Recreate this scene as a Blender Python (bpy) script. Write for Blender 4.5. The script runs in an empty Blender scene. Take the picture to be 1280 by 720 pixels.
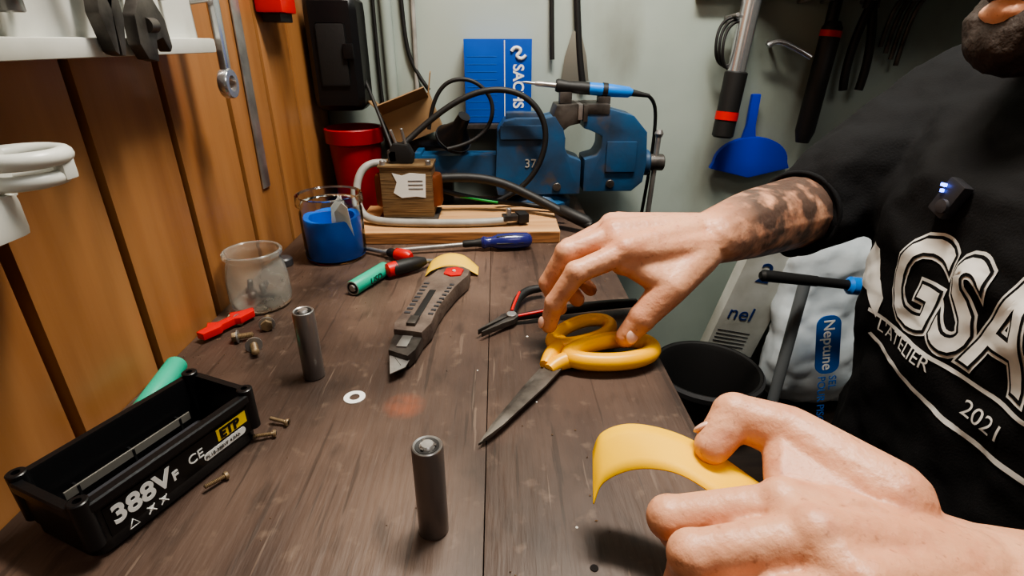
import bpy, bmesh, math, random
from mathutils import Vector, Matrix, Euler
from mathutils.bvhtree import BVHTree
random.seed(4)
BZ=0.9   # bench top height; everything below is written relative to the bench top
V=Vector
def lin(c):
    o=[]
    for x in c[:3]:
        x/=255.0
        o.append(x/12.92 if x<=.04045 else ((x+.055)/1.055)**2.4)
    return (*o,1)
# ---------------------------------------------------------------- materials
def mat(name,col,rough=.5,metal=0.0,col2=None,nscale=8,stretch=(1,1,1),ramp=(.35,.65),bump=0,bscale=60,bstretch=None,
        trans=0,ior=1.45,emit=0,coat=0,sss=0,alpha=1,detail=6,spec=.5):
    m=bpy.data.materials.new(name);m.use_nodes=True
    nt=m.node_tree;N=nt.nodes;L=nt.links;b=N['Principled BSDF']
    b.inputs['Base Color'].default_value=lin(col);b.inputs['Roughness'].default_value=rough
    b.inputs['Metallic'].default_value=metal;b.inputs['IOR'].default_value=ior
    b.inputs['Transmission Weight'].default_value=trans;b.inputs['Coat Weight'].default_value=coat
    b.inputs['Specular IOR Level'].default_value=spec;b.inputs['Alpha'].default_value=alpha
    if sss:
        b.inputs['Subsurface Weight'].default_value=sss;b.inputs['Subsurface Radius'].default_value=(.012,.005,.003);b.inputs['Subsurface Scale'].default_value=.3
    if emit:
        b.inputs['Emission Color'].default_value=lin(col);b.inputs['Emission Strength'].default_value=emit
    tc=N.new('ShaderNodeTexCoord')
    if col2:
        mp=N.new('ShaderNodeMapping');mp.inputs['Scale'].default_value=stretch;L.new(tc.outputs['Object'],mp.inputs[0])
        n=N.new('ShaderNodeTexNoise');n.inputs['Scale'].default_value=nscale;n.inputs['Detail'].default_value=detail;L.new(mp.outputs[0],n.inputs[0])
        r=N.new('ShaderNodeValToRGB');r.color_ramp.elements[0].position=ramp[0];r.color_ramp.elements[1].position=ramp[1]
        r.color_ramp.elements[0].color=lin(col);r.color_ramp.elements[1].color=lin(col2)
        L.new(n.outputs[0],r.inputs[0]);L.new(r.outputs[0],b.inputs['Base Color']);m['ramp']=r.name
    if bump:
        mp=N.new('ShaderNodeMapping');mp.inputs['Scale'].default_value=bstretch or stretch;L.new(tc.outputs['Object'],mp.inputs[0])
        n=N.new('ShaderNodeTexNoise');n.inputs['Scale'].default_value=bscale;n.inputs['Detail'].default_value=5;L.new(mp.outputs[0],n.inputs[0])
        bp=N.new('ShaderNodeBump');bp.inputs['Strength'].default_value=bump;bp.inputs['Distance'].default_value=.002
        L.new(n.outputs[0],bp.inputs['Height']);L.new(bp.outputs[0],b.inputs['Normal'])
    return m
def mixin(m,fac_socket,col):
    nt=m.node_tree;b=nt.nodes['Principled BSDF'];mx=nt.nodes.new('ShaderNodeMix');mx.data_type='RGBA'
    if b.inputs['Base Color'].links:
        src=b.inputs['Base Color'].links[0].from_socket;nt.links.new(src,mx.inputs[6])
    else: mx.inputs[6].default_value=b.inputs['Base Color'].default_value
    mx.inputs[7].default_value=lin(col);nt.links.new(fac_socket,mx.inputs[0]);nt.links.new(mx.outputs[2],b.inputs['Base Color'])
def noisefac(m,scale,lo,hi,stretch=(1,1,1),detail=3,off=(0,0,0),gain=1,rotz=0):
    nt=m.node_tree;N=nt.nodes;L=nt.links
    tc=N.new('ShaderNodeTexCoord');mp=N.new('ShaderNodeMapping');mp.inputs['Scale'].default_value=stretch;mp.inputs['Location'].default_value=off;mp.inputs['Rotation'].default_value=(0,0,rotz)
    n=N.new('ShaderNodeTexNoise');n.inputs['Scale'].default_value=scale;n.inputs['Detail'].default_value=detail
    r=N.new('ShaderNodeMapRange');r.inputs[1].default_value=lo;r.inputs[2].default_value=hi;r.inputs[4].default_value=gain
    L.new(tc.outputs['Object'],mp.inputs[0]);L.new(mp.outputs[0],n.inputs[0]);L.new(n.outputs[0],r.inputs[0]);return r.outputs[0]
def distfac(m,c,r0,r1,gain=1,noise=0):
    nt=m.node_tree;N=nt.nodes;L=nt.links
    tc=N.new('ShaderNodeTexCoord');d=N.new('ShaderNodeVectorMath');d.operation='DISTANCE';d.inputs[1].default_value=c
    r=N.new('ShaderNodeMapRange');r.inputs[1].default_value=r0;r.inputs[2].default_value=r1;r.inputs[3].default_value=gain;r.inputs[4].default_value=0
    L.new(tc.outputs['Object'],d.inputs[0]);L.new(d.outputs['Value'],r.inputs[0]);return r.outputs[0]
def mul(m,a,b):
    n=m.node_tree.nodes.new('ShaderNodeMath');n.operation='MULTIPLY';m.node_tree.links.new(a,n.inputs[0]);m.node_tree.links.new(b,n.inputs[1]);return n.outputs[0]

# ---------------------------------------------------------------- builders
def grp(name,loc=(0,0,0),rot=(0,0,0)):
    e=bpy.data.objects.new(name,None);e.empty_display_size=.02
    e.location=(loc[0],loc[1],loc[2]+BZ);e.rotation_euler=rot;bpy.context.collection.objects.link(e);return e
def link(g,name,data,m=None):
    o=bpy.data.objects.new(name,data);bpy.context.collection.objects.link(o);o.parent=g
    if m: data.materials.append(m)
    return o
def finish(g,name,bm,m,ang=35,T=None):
    if T is not None: bmesh.ops.transform(bm,matrix=T,verts=bm.verts)
    bmesh.ops.recalc_face_normals(bm,faces=bm.faces)
    me=bpy.data.meshes.new(name);bm.to_mesh(me);bm.free()
    for p in me.polygons:p.use_smooth=True
    me.set_sharp_from_angle(angle=math.radians(ang))
    return link(g,name,me,m)
def TM(loc=(0,0,0),rot=(0,0,0)): return Matrix.Translation(V(loc))@Euler(rot).to_matrix().to_4x4()
def bev(bm,w,seg=2):
    if w>0: bmesh.ops.bevel(bm,geom=list(bm.edges),offset=w,segments=seg,affect='EDGES',profile=.7)
def box(g,name,c,s,m,b=0,rot=(0,0,0)):
    bm=bmesh.new();bmesh.ops.create_cube(bm,size=1);bmesh.ops.scale(bm,vec=V(s),verts=bm.verts);bev(bm,b,3 if b>.005 else 2)
    return finish(g,name,bm,m,T=TM(c,rot))
def axisM(p0,p1):
    p0=V(p0);p1=V(p1);d=p1-p0;return Matrix.Translation(p0)@d.to_track_quat('Z','Y').to_matrix().to_4x4(),d.length
def lathe(g,name,prof,m,T=None,seg=40,ang=35):
    bm=bmesh.new();rings=[]
    for r,z in prof:
        if r<1e-6: rings.append([bm.verts.new((0,0,z))])
        else: rings.append([bm.verts.new((r*math.cos(2*math.pi*i/seg),r*math.sin(2*math.pi*i/seg),z)) for i in range(seg)])
    for a,b in zip(rings,rings[1:]):
        for i in range(seg):
            j=(i+1)%seg
            if len(a)==1 and len(b)==1: continue
            if len(a)==1: bm.faces.new((a[0],b[i],b[j]))
            elif len(b)==1: bm.faces.new((a[i],a[j],b[0]))
            else: bm.faces.new((a[i],a[j],b[j],b[i]))
    return finish(g,name,bm,m,ang,T)
def cyl(g,name,p0,p1,r,m,r2=None,seg=32,b=None):
    T,l=axisM(p0,p1);r2=r if r2 is None else r2;b=min(r,r2)*.12 if b is None else b
    return lathe(g,name,[(0,0),(r-b,0),(r,b),(r2,l-b),(r2-b,l),(0,l)],m,T,seg)
def rod(g,name,p0,p1,prof,m,seg=32):
    T,l=axisM(p0,p1);return lathe(g,name,[(0,prof[0][0]*l)]+[(r,t*l) for t,r in prof]+[(0,prof[-1][0]*l)],m,T,seg)
def tube(g,name,pts,r,m,closed=False,radii=None,res=8,poly=False):
    c=bpy.data.curves.new(name,'CURVE');c.dimensions='3D';c.bevel_depth=r;c.bevel_resolution=4;c.use_fill_caps=True
    s=c.splines.new('POLY' if poly else 'NURBS');s.points.add(len(pts)-1)
    for i,p in enumerate(pts):
        s.points[i].co=(*p,1)
        if radii: s.points[i].radius=radii[i]
    if not poly: s.order_u=min(4,len(pts));s.use_endpoint_u=not closed
    s.use_cyclic_u=closed;c.resolution_u=res
    return link(g,name,c,m)
def prism(g,name,out,h,m,T=None,b=0,ang=35):
    bm=bmesh.new();f=bm.faces.new([bm.verts.new((x,y,0)) for x,y in out])
    r=bmesh.ops.extrude_face_region(bm,geom=[f]);bmesh.ops.translate(bm,vec=(0,0,h),verts=[v for v in r['geom'] if isinstance(v,bmesh.types.BMVert)])
    bmesh.ops.recalc_face_normals(bm,faces=bm.faces)
    bev(bm,b);return finish(g,name,bm,m,ang,T)
def text(g,name,s,size,m,T,ext=.0003,sx=1,off=0,align='LEFT',shear=0):
    c=bpy.data.curves.new(name,'FONT');c.body=s;c.size=size;c.extrude=ext;c.align_x=align;c.offset=off;c.shear=shear
    o=link(g,name,c,m);o.matrix_local=T@Matrix.Diagonal((sx,1,1,1));return o
def S(p,r,n=70,sc=(1,1,1)):
    o=[];ga=math.pi*(3-5**.5)
    for i in range(n):
        y=1-2*(i+.5)/n;q=math.sqrt(1-y*y);o.append(V((p[0]+r*sc[0]*q*math.cos(ga*i),p[1]+r*sc[1]*q*math.sin(ga*i),p[2]+r*sc[2]*y)))
    return o
def D(p,n,r,k=32):
    q=V(n).normalized().to_track_quat('Z','Y');return [V(p)+q@V((r*math.cos(2*math.pi*i/k),r*math.sin(2*math.pi*i/k),0)) for i in range(k)]
def chain(pr):
    return [S(a[0],a[1])+S(b[0],b[1]) for a,b in zip(pr,pr[1:])]
def organic(g,name,hulls,vox,it,m,disp=None):
    me=bpy.data.meshes.new(name);B=bmesh.new()
    for h in hulls:
        bm=bmesh.new();vs=[bm.verts.new(p) for p in h];r=bmesh.ops.convex_hull(bm,input=vs)
        dl=[v for v in bm.verts if not v.link_faces]
        bmesh.ops.delete(bm,geom=dl,context='VERTS');bmesh.ops.recalc_face_normals(bm,faces=bm.faces)
        t=bpy.data.meshes.new('t');bm.to_mesh(t);bm.free();B.from_mesh(t);bpy.data.meshes.remove(t)
    B.to_mesh(me);B.free();o=link(g,name,me,m)
    r=o.modifiers.new('remesh','REMESH');r.mode='VOXEL';r.voxel_size=vox;r.use_smooth_shade=True
    if it: s=o.modifiers.new('smooth','SMOOTH');s.factor=.5;s.iterations=it
    for sc,st in (disp or []):
        t=bpy.data.textures.new(name,'CLOUDS');t.noise_scale=sc;t.noise_depth=2
        d=o.modifiers.new('disp','DISPLACE');d.texture=t;d.strength=st;d.mid_level=.5;d.texture_coords='LOCAL'
    return o
R90=Euler((0,0,math.pi/2)).to_matrix().to_4x4();Rm90=Euler((0,0,-math.pi/2)).to_matrix().to_4x4()

# ---------------------------------------------------------------- material library
bench_m=mat('bench_wood',(62,48,42),.46,col2=(98,79,68),nscale=6,stretch=(3,.9,3),ramp=(.28,.75),bump=.4,bscale=14,bstretch=(12,1.5,4),detail=12)
mixin(bench_m,noisefac(bench_m,7,.45,.64,(1,.9,1),11,gain=.75),(42,33,29))
mixin(bench_m,noisefac(bench_m,4,.50,.70,(1.2,1,1),12,(3,1,0),gain=.6),(124,102,88))
mixin(bench_m,noisefac(bench_m,40,.56,.72,(1.5,.6,1),9,(7,1,0),gain=.45),(30,23,20))
mixin(bench_m,noisefac(bench_m,60,.60,.74,(1,1,1),6,(2,5,0),gain=.3),(140,120,104))
mixin(bench_m,noisefac(bench_m,16,.62,.65,(9,.35,1),4,(1,4,0),gain=.4,rotz=.12),(26,21,18))
mixin(bench_m,noisefac(bench_m,15,.68,.70,(10,.5,1),4,(5,2,0),gain=.3,rotz=-.5),(140,122,108))
mixin(bench_m,noisefac(bench_m,15,.68,.70,(10,.5,1),4,(8,3,0),gain=.25,rotz=.8),(140,122,108))
mixin(bench_m,mul(bench_m,distfac(bench_m,(-.078,.360,0),.008,.019,.85),noisefac(bench_m,70,.2,.55)),(126,76,56))
plank_m=mat('pine_panel',(170,122,78),.36,col2=(134,88,52),nscale=2.6,stretch=(4,9,.7),ramp=(.3,.72),bump=.08,bscale=10,bstretch=(8,20,1),detail=9)
mixin(plank_m,noisefac(plank_m,2.2,.46,.8,(1,1.2,.6),5,(4,2,1),gain=.55),(94,60,36))
mixin(plank_m,noisefac(plank_m,9,.60,.7,(1,1.2,.35),4,(1,7,1),gain=.5),(84,50,30))
gap_m=mat('gap_dark',(16,10,8),.9)
wall_m=mat('painted_wall',(164,174,166),.75,col2=(124,136,128),nscale=2.5,ramp=(.4,.75),bump=.3,bscale=12,detail=9)
mixin(wall_m,noisefac(wall_m,7,.56,.75,(1,1,.5),8,gain=.5),(106,102,88))
room_m=mat('grey_plaster',(134,130,122),.85,col2=(110,106,100),nscale=2,bump=.2,bscale=20)
floor_m=mat('concrete',(70,66,62),.8,col2=(48,45,42),nscale=4,bump=.2,bscale=30)
black=mat('black_plastic',(18,18,20),.35,bump=.06,bscale=400)
blackr=mat('black_rubber',(28,27,27),.55,bump=.1,bscale=200)
white=mat('white_paint',(205,206,200),.5,col2=(170,170,160),nscale=12,bump=.1,bscale=30)
whitep=mat('white_plastic',(205,206,198),.35)
ink=mat('white_print',(228,228,224),.6)
yelp=mat('yellow_print',(235,200,10),.5)
steel=mat('steel',(185,183,180),.34,.75,col2=(140,138,136),nscale=30,bump=.05,bscale=100)
dsteel=mat('dark_steel',(104,99,95),.42,.65,col2=(62,58,55),nscale=40,bump=.1,bscale=120)
chrome=mat('chrome',(205,207,210),.2,.85)
brass=mat('aged_brass',(168,146,116),.4,.6,col2=(100,84,66),nscale=60)
cellm=mat('cell_can',(130,122,118),.3,.62,col2=(104,98,96),nscale=25,stretch=(1,1,.2),bump=.03,bscale=200,coat=.3)
teal=mat('teal_wrap',(30,160,128),.38,col2=(50,180,148),nscale=20)
red=mat('red_plastic',(200,26,22),.4)
redd=mat('dark_red_plastic',(150,12,22),.4,col2=(110,10,18),nscale=10)
yel=mat('yellow_plastic',(250,184,0),.35,col2=(238,168,0),nscale=20,bump=.05,bscale=80)
fish=mat('yellow_paper',(254,200,4),.6,col2=(246,190,2),nscale=15,bump=.08,bscale=90)
fishp=mat('pale_yellow_paper',(244,202,70),.6,col2=(234,190,60),nscale=15,bump=.08,bscale=90)
paper=mat('white_paper',(225,225,220),.7)
bluem=mat('blue_paint',(34,82,124),.42,col2=(46,58,74),nscale=14,ramp=(.42,.75),bump=.3,bscale=60)
mixin(bluem,noisefac(bluem,26,.58,.7,(1,1,1),5,(2,2,2),gain=.75),(84,74,66))
blueb=mat('blue_card',(10,80,180),.5,col2=(8,66,158),nscale=10)
bluep=mat('blue_plastic',(18,52,184),.35)
bluec=mat('cyan_blue_plastic',(20,120,214),.35)
navy=mat('navy_handle',(36,38,104),.25,coat=.4)
ply=mat('plywood',(210,166,118),.55,col2=(182,136,92),nscale=4,stretch=(1.5,14,14),bump=.15,bscale=12,bstretch=(2,20,20))
plye=mat('plywood_edge',(180,126,80),.6,col2=(116,78,48),nscale=40,stretch=(.5,1,12))
card=mat('cardboard',(150,120,84),.8,col2=(128,100,70),nscale=12)
greyc=mat('grey_cable',(168,166,160),.5,col2=(138,136,130),nscale=30)
glass=mat('glass',(240,244,242),.05,trans=1,ior=1.25,bump=.08,bscale=60)
gfrost=mat('dusty_glass',(238,238,232),.10,trans=.88,ior=1.2,bump=.15,bscale=50)
nt=gfrost.node_tree;rf=noisefac(gfrost,26,.35,.7,(1,1,1),5,gain=.36);nt.links.new(rf,nt.nodes['Principled BSDF'].inputs['Roughness'])
lam=mat('laminated_core',(142,118,86),.5,.25,col2=(88,68,48),nscale=20,stretch=(1,1,30),bump=.4,bscale=20,bstretch=(1,1,40))
copper=mat('copper_coil',(120,66,38),.45,.5)
rust=mat('knife_grip',(112,98,88),.55,col2=(78,66,60),nscale=40,bump=.5,bscale=120)
def mkskin(name):
    m=mat(name,(220,166,134),.43,col2=(204,142,110),nscale=22,ramp=(.3,.75),bump=.5,bscale=150,sss=.12,detail=8)
    mixin(m,noisefac(m,70,.52,.8,(1,1,1),4,gain=.45),(174,102,80));mixin(m,noisefac(m,260,.64,.74,(1,1,1),2,(3,1,2),gain=.4),(136,82,60));return m
skin=mkskin('skin');skint=mkskin('skin_tattooed')
nt=skint.node_tree
sep=nt.nodes.new('ShaderNodeSeparateXYZ');tcc=nt.nodes.new('ShaderNodeTexCoord');nt.links.new(tcc.outputs['Object'],sep.inputs[0])
mr=nt.nodes.new('ShaderNodeMapRange');mr.inputs[1].default_value=.195;mr.inputs[2].default_value=.25;nt.links.new(sep.outputs[0],mr.inputs[0])
mixin(skint,mul(skint,mr.outputs[0],noisefac(skint,38,.32,.52,(1,1,1),6,gain=.9)),(58,54,52))
nail=mat('nail',(228,182,162),.3)
shirt=mat('black_cotton',(18,18,20),.85,bump=.25,bscale=500,spec=.3)
jeans=mat('denim',(36,42,58),.85,bump=.3,bscale=400)
hair=mat('dark_hair',(44,33,27),.7,bump=.9,bscale=220)
led=mat('blue_led',(90,120,255),.3,emit=10)
greyb=mat('pack_grey',(60,60,64),.4)
lampm=mat('lamp_diffuser',(255,240,220),.5,emit=3)

# ---------------------------------------------------------------- room
g=grp('floor');box(g,'slab',(.75,-.2,-.925),(2.2,2.6,.05),floor_m)
g=grp('ceiling');box(g,'slab',(.75,-.2,1.525),(2.2,2.6,.05),room_m)
g=grp('wall_back');box(g,'plaster',(.75,1.06,.3),(2.2,.06,2.4),wall_m)
g=grp('wall_right');box(g,'plaster',(1.82,-.2,.3),(.06,2.6,2.4),room_m)
g=grp('wall_front');box(g,'plaster',(.75,-1.47,.3),(2.2,.06,2.4),room_m)
g=grp('wall_left')
box(g,'backing',(-.345,-.2,.3),(.04,2.6,2.4),gap_m)
ys=[-1.44,-1.32,-1.2,-1.08,-.96,-.84,-.72,-.6,-.48,-.36,-.24,-.12,0,.11,.215,.32,.42,.53,.655,.77,.88,1.03]
for i,(a,b) in enumerate(zip(ys,ys[1:])):
    box(g,'plank_%d'%i,(-.316,(a+b)/2,.3),(.022,(b-a)-.0085,2.4),plank_m,.005)

# ---------------------------------------------------------------- bench
g=grp('workbench')
box(g,'top_board_1',(-.1575,.345,-.02),(.2935,1.33,.04),bench_m,.0008)
box(g,'top_board_2',(.0700,.345,-.0203),(.1605,1.33,.04),bench_m,.0010)
box(g,'apron',(.13,.345,-.08),(.025,1.29,.08),bench_m,.002)
for k,(x,y) in enumerate([(.11,-.28),(.11,.95),(-.26,-.28),(-.26,.95)]): box(g,'leg_%d'%k,(x,y,-.47),(.06,.06,.86),bench_m,.003)
for k,(x,y,r) in enumerate([(.016,.352,.0011),(.030,.362,.0008),(.028,.47,.0012),(.046,.236,.0009),(-.02,.41,.0007)]):
    lathe(g,'paint_drop_%d'%k,[(0,.0004),(r*.7,.0003),(r,0)],paper,TM((x,y,0)),12)
lathe(g,'screw_hole',[(0,.0003),(.0022,.0003),(.0024,0)],gap_m,TM((.052,.208,0)),16)
g=grp('wood_shavings');bm=bmesh.new()
for k in range(190):
    if k<120: x=-.300+abs(random.gauss(0,.045));y=random.uniform(.40,.74)
    else: x=random.uniform(-.29,.14);y=random.uniform(.2,.74)
    r=random.uniform(.0004,.0012);a=random.random()*6.28;x=max(x,-.302)
    c=[bm.verts.new((x+r*random.uniform(.5,1.4)*math.cos(a+t*1.57),y+r*random.uniform(.5,1)*math.sin(a+t*1.57),.0002)) for t in range(4)];t=bm.verts.new((x,y,.0002+r*.7))
    bm.faces.new(c)
    for i in range(4): bm.faces.new((c[i],c[(i+1)%4],t))
finish(g,'crumbs',bm,mat('crumbs',(130,102,76),.8,col2=(54,40,32),nscale=30))

# ---------------------------------------------------------------- cells
def cell(name,x,y,m,T=None,h=.065):
    g=grp(name,(x,y,0)) if T is None else grp(name)
    if T is not None: g.matrix_world=Matrix.Translation((0,0,BZ))@T
    lathe(g,'can',[(0,0),(.0082,0),(.009,.0008),(.009,h-.0012),(.0084,h-.0002),(.0078,h),(.0070,h-.0006),(0,h-.0006)],m)
    lathe(g,'rim',[(.0066,h-.0008),(.0080,h+.0002),(.0086,h-.0004),(.0084,h-.001)],steel)
    lathe(g,'insulator',[(.0045,h-.0005),(.0068,h-.0001),(.0068,h-.001)],blackr)
    lathe(g,'cap',[(0,h+.0012),(.0034,h+.0012),(.004,h+.0006),(.0046,h-.0004)],steel)
    for k in range(3):
        a=k*2.09;box(g,'vent_%d'%k,(.0042*math.cos(a),.0042*math.sin(a),h+.0004),(.0018,.0018,.0006),dsteel,0,(0,0,a))
    return g
cell('battery_cell',-.041,.237,cellm)
cell('battery_cell',-.164,.405,cellm)
def lying(p0,p1): T,l=axisM(p0,p1);return T
g=cell('battery_cell',0,0,teal,lying((-.143,.630,.0092),(-.170,.570,.0092)))
text(g,'handwriting','USD',.012,blackr,TM((0,0,.03))@Matrix(((0,0,1,0),(0,1,0,0),(-1,0,0,0),(0,0,0,1)))@TM((-.012,-.004,.0092)),.0002)
cell('battery_cell',0,0,teal,lying((-.286,.412,.0092),(-.277,.350,.0092)))
g=grp('insulating_washer',(-.121,.372,0))
lathe(g,'ring',[(.0042,.0001),(.0088,.0001),(.0088,.0008),(.0042,.0008),(.0042,.0001)],paper)

# ---------------------------------------------------------------- battery pack housing (open tray)
g=grp('battery_pack_case',(-.2305,.2835,0),(0,0,math.radians(65.8)))
Lx,Wy,H=.120,.061,.042
def rrect(lx,wy,r,n=5,z=0):
    o=[]
    for cx,cy,a0 in ((lx/2-r,wy/2-r,0),(-lx/2+r,wy/2-r,90),(-lx/2+r,-wy/2+r,180),(lx/2-r,-wy/2+r,270)):
        for i in range(n+1):
            a=math.radians(a0+90*i/n);o.append((cx+r*math.cos(a),cy+r*math.sin(a),z))
    return o
def loft(g,name,rings,m,cap0=True,cap1=True,ang=30,T=None):
    bm=bmesh.new();R=[[bm.verts.new(p) for p in r] for r in rings]
    for a,b in zip(R,R[1:]):
        n=len(a)
        for i in range(n): bm.faces.new((a[i],a[(i+1)%n],b[(i+1)%n],b[i]))
    if cap0: bm.faces.new(R[0])
    if cap1: bm.faces.new(R[-1])
    return finish(g,name,bm,m,ang,T)
loft(g,'tray',[rrect(Lx-.008,Wy-.008,.008,z=0),rrect(Lx-.003,Wy-.003,.009,z=.003),rrect(Lx-.003,Wy-.003,.009,z=.010),rrect(Lx-.001,Wy-.001,.009,z=.012),rrect(Lx-.001,Wy-.001,.009,z=.034),rrect(Lx+.004,Wy+.004,.010,z=.036),
  rrect(Lx+.004,Wy+.004,.010,z=H-.001),rrect(Lx+.002,Wy+.002,.009,z=H),rrect(Lx-.007,Wy-.007,.006,z=H),rrect(Lx-.008,Wy-.008,.006,z=H-.002),rrect(Lx-.010,Wy-.010,.005,z=.004)],black)
for k,(x,y) in enumerate([(-.056,-Wy/2+.003),(.056,-Wy/2+.003),(.056,Wy/2-.003),(-.056,Wy/2-.003)]):
    lathe(g,'boss_%d'%k,[(0,.012),(.0052,.012),(.0052,H+.0025),(.0045,H+.003),(.0022,H+.003),(.002,H-.004),(0,H-.004)],black,TM((x,y,0)),20)
for k,x in enumerate((-.035,0,.035)):
    box(g,'rib_%d'%k,(x,-Wy/2+.008,.018),(.0016,.006,.026),black,.0003);box(g,'rib_back_%d'%k,(x,Wy/2-.008,.012),(.0016,.006,.014),black,.0003)
box(g,'inner_ledge',(0,-Wy/2+.0065,.037),(.10,.003,.004),black,.0005)
box(g,'inner_floor_step',(.0,.014,.0065),(.096,.012,.005),greyb,.001)
box(g,'sheen_strip',(.0,.0205,.0165),(.086,.0012,.006),mat('sheen_grey',(150,146,138),.3,.6),.0003)  # thin pale bar added to stand in for the light reflected inside the tray
box(g,'label',(.004,-Wy/2+.0002,.022),(.106,.0008,.0205),mat('label_black',(10,10,11),.3),.0002)
F=TM((-.046,-Wy/2-.0005,.0180),(math.pi/2,0,0))
li=mat('label_ink',(12,12,12),.5)
text(g,'print_1','388V',.0172,ink,F,.0002,off=.0005)
text(g,'print_2','F',.009,ink,F@Matrix.Translation((.0368,0,0)),.0002,off=.0003)
text(g,'print_3','CE',.0095,ink,F@Matrix.Translation((.0485,.002,0)),.0002)
box(g,'print_4',(.0375,-Wy/2-.0004,.0265),(.024,.0004,.0090),yelp)
text(g,'print_5','ETP',.0098,li,F@Matrix.Translation((.0735,.0052,.0003)),.0002,off=.0004)
loft(g,'print_6',[[(p[0],p[2],p[1]) for p in rrect(.034,.0058,.0028)],[(p[0],p[2]+.0003,p[1]) for p in rrect(.034,.0058,.0028)]],ink,T=TM((.030,-Wy/2-.0006,.0172)))
text(g,'print_7','PL18-388VF 4.0Ah',.0037,li,F@Matrix.Translation((.0600,-.0021,.0004)),.0001)
# warning triangle outline and crossed-out bin marks
tube(g,'print_8',[(-.040,-Wy/2-.0006,.0085),(-.034,-Wy/2-.0006,.0085),(-.037,-Wy/2-.0006,.0138)],.0004,ink,closed=True,poly=True)
for k,x0 in enumerate((-.028,-.020)):
    tube(g,'print_%d'%(9+2*k),[(x0,-Wy/2-.0006,.0085),(x0+.0045,-Wy/2-.0006,.0135)],.0004,ink,poly=True);tube(g,'print_%d'%(10+2*k),[(x0+.0045,-Wy/2-.0006,.0085),(x0,-Wy/2-.0006,.0135)],.0004,ink,poly=True)
    box(g,'print_%d'%(13+k),(x0+.0022,-Wy/2-.0005,.0113),(.0026,.0003,.0034),ink)

# ---------------------------------------------------------------- screws and bolts
def screw(name,x,y,a,l=.013,r=.0014,hr=.003,m=brass,z=None):
    z=hr if z is None else z
    g=grp(name,(x,y,z),(0,math.radians(90)-.12,a))
    prof=[(0,0),(hr*.9,0),(hr,.0006),(hr*.85,.0022),(r,.0024)]
    n=int(l/.001)
    for i in range(n): prof+=[(r*1.15,.003+i*.001),(r*.85,.0035+i*.001)]
    prof.append((0,.003+l));lathe(g,'shank',prof,m,seg=16)
    box(g,'slot',(0,0,0),(hr*1.1,.0006,.0006),blackr);return g
screw('screw',-.163,.337,2.9);screw('screw',-.168,.325,3.5);screw('screw',-.185,.283,4.1)
def hexbolt(name,x,y,a,s=1):
    g=grp(name,(x,y,.0055*s),(0,math.radians(90),a))
    prism(g,'head',[(.0052*s*math.cos(i*math.pi/3),.0052*s*math.sin(i*math.pi/3)) for i in range(6)],.004*s,brass,b=.0004)
    prof=[(0,.004*s),(.003*s,.004*s)]
    for i in range(int(14*s)): prof+=[(.0031*s,.005*s+i*.001),(.0026*s,.0055*s+i*.001)]
    prof.append((0,.02*s));lathe(g,'shank',prof,brass,seg=18)
    lathe(g,'washer',[(.003*s,.0045*s),(.0068*s,.0045*s),(.0068*s,.0058*s),(.003*s,.0058*s)],steel);return g
hexbolt('hex_bolt',-.262,.466,.3);hexbolt('hex_bolt',-.236,.486,1.9,1.15);hexbolt('hex_bolt',-.268,.500,2.6);hexbolt('hex_bolt',-.237,.455,5.2,1.15)
g=grp('red_connector',(-.278,.492,.004),(0,0,math.radians(62)))
prism(g,'body',[(-.03,-.005),(-.012,-.007),(-.008,-.004),(.006,-.004),(.010,-.008),(.028,-.007),(.033,.001),(.02,.006),(.013,.012),(.008,.005),(-.006,.005),(-.012,.013),(-.018,.006),(-.03,.005)],.007,red,b=.0008)

# ---------------------------------------------------------------- jars
g=grp('glass_jar',(-.2665,.552,0))
lathe(g,'glass',[(0,0.0005),(.026,0),(.031,.003),(.0325,.012),(.032,.035),(.029,.050),(.0275,.054),(.0275,.057),(.0305,.060),(.0305,.064),(.029,.0655),(.0275,.064),(.0265,.056),(.028,.049),(.0308,.034),(.031,.012),(.0285,.005),(0,.004)],gfrost,seg=48)
for k,(x,y,z,rx,a) in enumerate([(-.006,-.006,.014,1.2,.4),(.008,-.002,.012,1.9,1.7),(.002,.008,.016,.5,2.7),(.008,-.01,.022,.3,.2),(-.012,.004,.02,.2,1.2)]):
    T=TM((x,y,z),(rx,0,a));prof=[(0,-.008),(.0055,-.008),(.0055,-.004),(.003,-.004)]
    for i in range(11): prof+=[(.0031,-.003+i*.001),(.0026,-.0025+i*.001)]
    prof.append((0,.009));lathe(g,'bolt_%d'%k,prof,dsteel,T,14)
g=grp('plastic_jar',(-.2225,.700,0))
lathe(g,'wall',[(0,.0005),(.036,0),(.0395,.003),(.0405,.010),(.0405,.066),(.039,.070),(.039,.074),(.0435,.076),(.0435,.080),(.0425,.088),(.0405,.0885),(.0385,.086),(.0385,.070),(.039,.064),(.039,.010),(.036,.003),(0,.002)],glass,seg=56)
bj=mat('blue_paper_roll',(12,100,205),.5,col2=(8,80,180),nscale=20)
lathe(g,'blue_roll',[(0,.004),(.0365,.004),(.0375,.006),(.0378,.056),(.0368,.058),(.030,.056),(.0295,.03),(0,.03)],bj,seg=48)
for k,(x,y,a,h,t) in enumerate([(.012,-.014,.5,.090,.2),(.024,.0,1.4,.084,-.25),(.006,.006,2.2,.080,.15),(.022,-.018,.1,.086,.3)]):
    prism(g,'offcut_%d'%k,[(-.010,0),(.010,0),(.008,h-.034),(.002,h-.026),(-.009,h-.04)],.0008,paper,TM((x,y,.028),(math.pi/2+t,0,a)))
g=grp('bottle_cap',(-.283,.668,0));lathe(g,'cap',[(0,0),(.010,0),(.011,.001),(.011,.009),(.009,.011),(0,.011)],greyb)

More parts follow.
